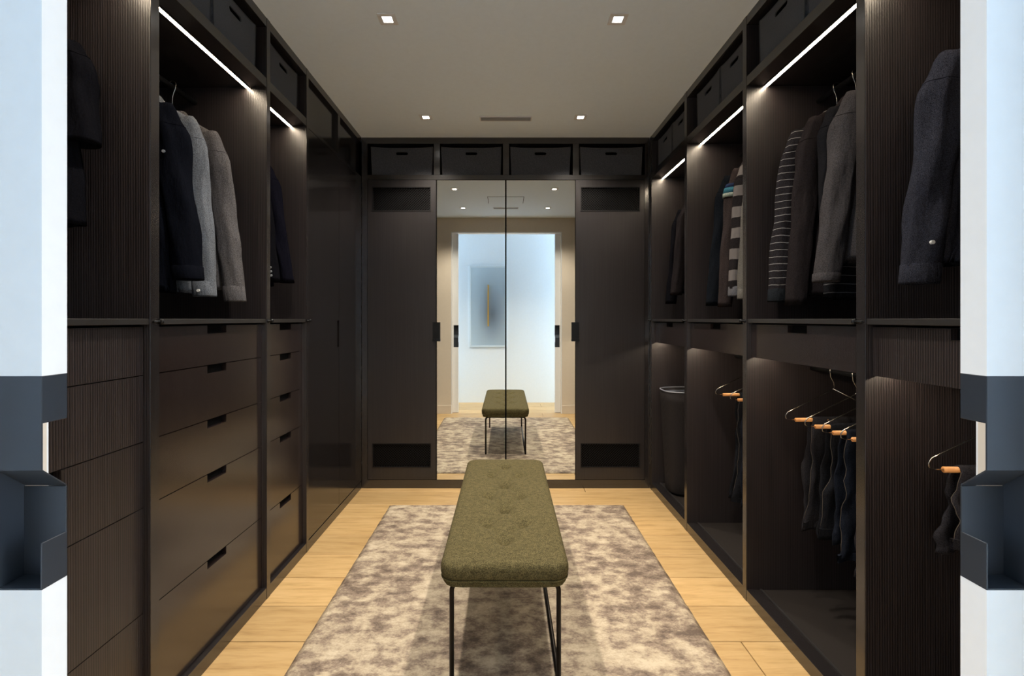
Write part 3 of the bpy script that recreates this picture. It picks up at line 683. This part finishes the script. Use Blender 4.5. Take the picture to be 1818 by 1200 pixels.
# ------------------------------------------------------------------ trousers on wire and wood hangers
def denim(name, col): return cloth(name, col, scale=380, fleck=.45)
D = [denim('washed_black_denim', (.020, .019, .022, 1)), denim('black_denim', (.011, .0115, .014, 1)), denim('blue_black_denim', (.010, .012, .018, 1)), denim('dark_grey_denim', (.022, .021, .025, 1))]
M['stitch'] = plain('pale_stitching', (.060, .050, .042, 1), .8)
def trouser_hanger(y, label, tz=.889, x0=1.212):
    x1 = 2*1.4215-x0; cx = 1.4215; zr = 1.082
    t = thing('trouser_hanger', label, 'hanger', (cx, y, zr), 'wire trouser hangers with wooden bars')
    hk = [(cx - .016*math.cos(math.radians(200-220*k/10)), y, zr+.0005+.016*math.sin(math.radians(200-220*k/10))) for k in range(11)]
    hk += [(cx-.013, y, zr-.025), (cx+.001, y, zr-.05), (cx+.004, y, zr-.075)]
    part('hook', B().tube(hk, .0019, 6), M['steel'], t)
    zn = zr-.075; b = B()
    L_ = [(cx+.004, y, zn), (x0+.03, y, tz+.026), (x0+.010, y, tz+.016), (x0+.001, y, tz+.002), (x0+.003, y, tz-.010), (x0+.014, y, tz-.016), (x0+.045, y, tz-.017)]
    b.tube(L_, .0019, 6); b.tube([(2*cx+.0-p[0], p[1], p[2]) for p in L_], .0019, 6)
    part('wire_frame', b, M['steel'], t)
    part('wooden_bar', B().tube([(x0+.044, y, tz-.017), (x1-.044, y, tz-.017)], .0085, 14), M['beech'], t, 'light wooden tube')
    return t
def trousers(y, label, mat, xa, drop_f, drop_b, seed, tz=.889, wid=.30, cuffs=True):
    zb = tz-.017+.0105; xm = xa+wid/2
    t = thing('trousers', label, 'trousers', (xm, y, zb), 'dark trousers folded over hangers')
    def leg(nm, u0, u1, df, db, off, sd):
        rows = []
        N = 46
        for k in range(N+1):
            f = k/N*2-1                       # -1 front bottom .. 0 over the bar .. +1 back bottom
            dr = df if f < 0 else db
            a = abs(f); z = zb - dr*max(0, a-.03)**.98*1.03 ; z = zb if a < .02 else z
            side = -1 if f < 0 else 1
            yy = y + side*(.0115+.016*min(1, a*2.2))*min(1, a*14) + off
            r = []
            for j in range(11):
                g = j/10; pin = .5-.5*math.cos(min(1, a*5)*math.pi)
                u = u0+(u1-u0)*(.5+(g-.5)*(.86+.14*pin))
                u += (.026*noise.noise(Vector((sd, a*3.1, side*2+g*.6)))+.012*noise.noise(Vector((sd*3, a*9, side*3+g))))*min(1, a*3) - (.04*a*a if j < 6 else 0)*(.5 if side > 0 else 1)*(1-g)
                dy = .018*noise.noise(Vector((g*5+sd, z*6.5, side))) + .010*noise.noise(Vector((g*9+sd, z*18, side)))
                r.append((u, yy+dy*min(1, a*6), z + .014*noise.noise(Vector((g*2, sd, 4)))*a))
            rows.append(r)
        o = part(nm, B().grid(rows, closed=False), mat, t, recalc=False)
        md = o.modifiers.new('thick', 'SOLIDIFY'); md.thickness = .006; md.offset = 0
        # stitched outer seam on the aisle side
        e = [Vector(r[0])+Vector((-.002, 0, 0)) for r in rows[2:N//2-1]]
        part('stitching', B().tube(e, .0011, 4), M['stitch'], o)
        if cuffs:
            q = rows[0]; pr = []
            for dz, dd in ((.0, -.006), (.028, -.006), (.028, .004), (0, .004)):
                pr.append([(p[0]-.002, p[1]+dd, p[2]+dz) for p in q])
            pr.append(pr[0]); part('hem', B().grid(pr, closed=False, smooth=False), mat, o)
        return o
    leg('leg', xa, xa+wid*.62, drop_f, drop_b, 0, seed)
    leg('leg', xa+wid*.25, xa+wid, drop_f*.93, drop_b*1.03, 0.004, seed+3)
T = [(2.10, 'first trouser hanger beside the far panel, below the thin-striped sweater'), (1.965, 'second trouser hanger from the far panel, below the striped sweater'),
     (1.858, 'third trouser hanger from the far panel, below the striped sweater'), (1.755, 'trouser hanger nearest the wardrobe post, below the grey jacket')]
for (y, l) in T: trouser_hanger(y, 'wire and wood ' + l)
trousers(2.10, 'washed black jeans hanging beside the far panel of the second right wardrobe', D[0], 1.315, .47, .50, 1.3)
trousers(1.965, 'black jeans with stitched seams, second pair from the far panel', D[1], 1.300, .44, .48, 2.7)
trousers(1.858, 'blue-black jeans, third pair from the far panel', D[2], 1.290, .49, .45, 4.1)
trousers(1.755, 'dark grey jeans with turned hems, pair nearest the wardrobe post', D[3], 1.300, .47, .52, 5.9)
trouser_hanger(2.80, 'wire and wood trouser hanger below the bold striped shirt, farther of two')
trouser_hanger(2.62, 'wire and wood trouser hanger below the bold striped shirt, nearer of two')
trousers(2.80, 'black trousers on the farther hanger below the rugby shirt', D[1], 1.335, .62, .62, 6.6)
trousers(2.62, 'blue-black trousers on the nearer hanger below the rugby shirt', D[2], 1.295, .55, .60, 7.7)
trouser_hanger(1.39, 'wire and wood trouser hanger seen beside the right door pull', tz=.893)
trousers(1.39, 'dark grey trousers hanging beside the right door pull', D[3], 1.285, .22, .26, 8.8, tz=.893, wid=.28)

# dark ankle boots on the niche floor behind the post
def boot(x, y, label):
    t = thing('boot', label, 'shoe', (x, y, .057), 'black boots on the wardrobe floor')
    b = B(); rows = []
    for k in range(13):
        f = k/12; xx = x-.13+.26*f; hw_ = .036+.010*math.sin(f*math.pi)
        h = .055 if f < .45 else .055+.085*min(1, (f-.45)/.12)
        r = [(xx, y+hw_*math.cos(a), .075+h*max(0, math.sin(a))) for a in [2*math.pi*j/16 for j in range(16)]]
        rows.append(r)
    part('upper', b.grid(rows, capt=True, capb=True), C['black'], t)
    part('sole', B().prism([(x-.135+.27*(.5-.5*math.cos(a)), y+.045*math.sin(a)) for a in [2*math.pi*j/20 for j in range(20)]], 'z', .057, .078), M['black'], t)
boot(1.50, 1.83, 'black ankle boot on the floor below the jeans, farther of the pair')
boot(1.50, 1.72, 'black ankle boot on the floor below the jeans, nearer of the pair')

# ------------------------------------------------------------------ laundry baskets
def basket(x, y, rx, ry, h, label):
    t = thing('laundry_basket', label, 'basket', (x, y, .055), 'dark laundry baskets with pale rims')
    def ring(z, k, e=.62):
        r = []
        for j in range(40):
            a = 2*math.pi*j/40; c, s_ = math.cos(a), math.sin(a)
            r.append((x+rx*k*math.copysign(abs(c)**e, c), y+ry*k*math.copysign(abs(s_)**e, s_), z))
        return r
    rows = [ring(.055+.012, .84), ring(.055+.02, .86)] + [ring(.055+.02+(h-.02)*f/10, .86+.14*f/10) for f in range(1, 11)] + [ring(.055+h, .97), ring(.055+.05, .84), ]
    part('body', B().grid(rows, capt=True, capb=True), weave('dark_basket_fabric_%d' % int(y*100), (.009, .0075, .008, 1), (.020, .0165, .0165, 1), 120, bump=.3, dist=.001), t)
    part('foot_ring', B().grid([ring(.055, .80), ring(.068, .80), ring(.068, .74), ring(.055, .74), ring(.055, .80)]), M['black'], t)
    z = .055+h
    part('rim', B().tube([Vector(p) for p in ring(z+.003, 1.0)]+[Vector(ring(z+.003, 1.0)[0])], .0045, 8, cap=False), plain('pale_rim', (.20, .21, .25, 1), .35), t, 'pale grey rim')
    part('lining', B().grid([ring(z+.004, .985), ring(z-.03, .955), ring(z-.032, .95)]), plain('grey_lining', (.12, .13, .16, 1), .6), t, 'grey fabric lining')
basket(1.395, 3.53, .255, .155, .735, 'tall dark laundry basket with a pale rim, farther of two in the corner')
basket(1.435, 3.19, .235, .140, .735, 'tall dark laundry basket with a pale rim, nearer and half hidden by the post')

# ------------------------------------------------------------------ rug
rows = []
nx, ny = 66, 92; x0, x1, y0, y1 = -.812, .826, 1.10, 3.395
for j in range(ny+1):
    r = []
    for i in range(nx+1):
        u, v = i/nx, j/ny; e = min(u, 1-u, v*1.4, (1-v)*1.4)
        jit = .004*noise.noise(Vector((u*60, v*60, 1)))
        z = .0155 + .001*noise.noise(Vector((u*14, v*20, 5))) - (.012 if e <= 0 else 0)
        r.append((x0+(x1-x0)*u+(jit if i in (0, nx) else 0), y0+(y1-y0)*v+(jit if j in (0, ny) else 0), max(.002, z)))
    rows.append(r)
b = B().grid(rows, closed=False)
n_ = (nx+1)
edge = [(i) for i in range(nx+1)] + [j*n_+nx for j in range(1, ny+1)] + [ny*n_+i for i in range(nx-1, -1, -1)] + [j*n_ for j in range(ny-1, 0, -1)]
o0 = len(b.v); b.v += [(b.v[k][0], b.v[k][1], 0.0005) for k in edge]; m_ = len(edge)
for k in range(m_): b.f.append((edge[k], edge[(k+1) % m_], o0+(k+1) % m_, o0+k)); b.sm.append(True)
whole('rug', b, M['rug'], 'beige and brown mottled pile rug under the bench', 'rug')

# ------------------------------------------------------------------ bench
bt = thing('bench', 'long olive green upholstered bench on thin black metal legs', 'bench', (0, 2.295, .016))
def slab(hx, hy, hz, c, R, r, nx=14, ny=60, nz=6, crown=0, tuft=None):
    b = B(); faces = []; idx = {}
    def vert(i, j, k):
        key = (i, j, k)
        if key in idx: return idx[key]
        a, bb, cc = i/nx*2-1, j/ny*2-1, k/nz*2-1
        px, py, pz = a*hx, bb*hy, cc*hz
        qx, qy = max(-(hx-R), min(hx-R, px)), max(-(hy-R), min(hy-R, py))
        dx, dy = px-qx, py-qy; m = max(abs(dx), abs(dy)); L = math.hypot(dx, dy)
        if L > 1e-9: dx, dy = dx*m/L, dy*m/L
        d1 = m
        qz = max(-(hz-r), min(hz-r, pz)); dz = pz-qz
        nn = d1-(R-r)
        if nn > 0:
            mm = max(nn, abs(dz)); LL = math.hypot(nn, dz); nn2 = nn*mm/LL if LL > 1e-9 else 0; dz2 = dz*mm/LL if LL > 1e-9 else 0
            k2 = ((R-r)+nn2)/d1; dx *= k2; dy *= k2; dz = dz2
        X, Y, Z = qx+dx, qy+dy, qz+dz
        if cc > 0 and crown: Z += crown*(1-(X/hx)**4)*(1-(abs(Y)/hy)**10)*cc
        if tuft and k == nz: Z += tuft(X, Y)
        idx[key] = len(b.v); b.v.append((c[0]+X, c[1]+Y, c[2]+Z)); return idx[key]
    def q(f): b.f.append(f); b.sm.append(True)
    for i in range(nx):
        for j in range(ny):
            q((vert(i, j, nz), vert(i+1, j, nz), vert(i+1, j+1, nz), vert(i, j+1, nz))); q((vert(i, j, 0), vert(i, j+1, 0), vert(i+1, j+1, 0), vert(i+1, j, 0)))
    for k in range(nz):
        for i in range(nx):
            q((vert(i, 0, k), vert(i+1, 0, k), vert(i+1, 0, k+1), vert(i, 0, k+1))); q((vert(i, ny, k), vert(i, ny, k+1), vert(i+1, ny, k+1), vert(i+1, ny, k)))
        for j in range(ny):
            q((vert(0, j, k), vert(0, j, k+1), vert(0, j+1, k+1), vert(0, j+1, k))); q((vert(nx, j, k), vert(nx, j+1, k), vert(nx, j+1, k+1), vert(nx, j, k+1)))
    return b
TP = []
for k in range(-3, 4):
    yy = k*.155
    for xx in ((-.075, .075) if k % 2 == 0 else (0,)): TP.append((xx, yy))
def tuft(x, y):
    z = 0
    for (a, b_) in TP:
        d2 = ((x-a)**2+(y-b_)**2)/.034**2; z -= .013*math.exp(-d2)
    # diagonal creases between neighbouring tufts
    for (a, b_) in TP:
        for (c_, d_) in TP:
            if 0 < d_-b_ < .16 and 0 < abs(a-c_) < .1:
                vx, vy = c_-a, d_-b_; L2 = vx*vx+vy*vy; tt = max(0, min(1, ((x-a)*vx+(y-b_)*vy)/L2))
                dd = math.hypot(x-a-vx*tt, y-b_-vy*tt); z -= .008*math.exp(-(dd/.016)**2)
    return z
seat = part('seat_cushion', slab(.226, .637, .030, (-.004, 2.297, .432), .058, .022, 56, 150, 6, .010, tuft), M['olive'], bt)
part('seat_base', slab(.218, .629, .0135, (-.004, 2.297, .3935), .055, .009, 12, 30, 4), M['olive'], bt)
pts = []
for k in range(81):
    a = 2*math.pi*k/80; c, s_ = math.cos(a), math.sin(a); R = .055
    px = (.2215-R)*(1 if c > 0 else -1)+R*c; py = (.6325-R)*(1 if s_ > 0 else -1)+R*s_
    pts.append((-.004+px, 2.297+py, .4055))
part('piping', B().tube(pts, .0035, 8, cap=False), M['olive'], bt, 'sewn piping around the seat edge')
zf = .0168; lx = .192; ya, yb = 1.72, 2.86; zt = .372; r = .0085
def bend(p0, c, p1, n=6):
    p0, c, p1 = Vector(p0), Vector(c), Vector(p1); return [(1-t_)**2*p0+2*t_*(1-t_)*c+t_**2*p1 for t_ in [k/n for k in range(n+1)]]
for (x, y) in ((-lx, ya), (lx-.004, ya), (-lx, yb), (lx-.004, yb)):
    sg = -1 if x < 0 else 1
    pl = [(x, y, zf)] + [tuple(p) for p in bend((x, y, zt-.03), (x, y, zt), (x-sg*.03, y, zt))] + [(x-sg*.06, y, zt)]
    part('leg', B().tube(pl, r, 12), M['legmetal'], bt)
part('floor_rail', B().tube([(lx-.004, ya, zf+.009), (lx-.004, yb, zf+.009)], r, 12), M['legmetal'], bt)
b = B()
for y in (ya, yb): b.tube([(-lx+.05, y, zt), (lx-.054, y, zt)], r, 10)
for x in (-lx+.05, lx-.054): b.tube([(x, ya, zt), (x, yb, zt)], r, 10)
part('seat_frame', b, M['legmetal'], bt)

# ------------------------------------------------------------------ picture on the corridor wall, seen in the mirror
t = thing('wall_art', 'pale blue-grey abstract canvas with a slim gold bar, seen in the mirror', 'artwork', (-.28, -.12, 1.5))
def artmat():
    m = NT('art_canvas'); tc = m.n('ShaderNodeTexCoord'); mp = m.n('ShaderNodeMapping'); mp.inputs['Location'].default_value = (-.16, 0, .12); mp.inputs['Scale'].default_value = (2.4, 1, 1.15)
    m.l(tc.outputs['Object'], mp.inputs[0]); g = m.n('ShaderNodeTexGradient', gradient_type='SPHERICAL'); m.l(mp.outputs[0], g.inputs[0])
    c = m.ramp(g.outputs['Fac'], [(0, (.50, .60, .66, 1)), (.45, (.36, .44, .50, 1)), (1, (.11, .14, .18, 1))]); return m.set(c, .7)
part('canvas', Bx(-.545, -.015, -.12, -.095, .90, 2.12), artmat(), t)
b = B(); b.box(-.57, -.545, -.12, -.09, .875, 2.145); b.box(-.015, .01, -.12, -.09, .875, 2.145); b.box(-.545, -.015, -.12, -.09, .875, .90); b.box(-.545, -.015, -.12, -.09, 2.12, 2.145)
part('frame', b, plain('pale_frame', (.62, .70, .74, 1), .5), t, bevel=.001)
part('gold_bar', Bx(-.285, -.268, -.095, -.080, 1.20, 1.85), plain('gold_leaf', (.75, .42, .06, 1), .35, .5), t, 'slim vertical gold bar')
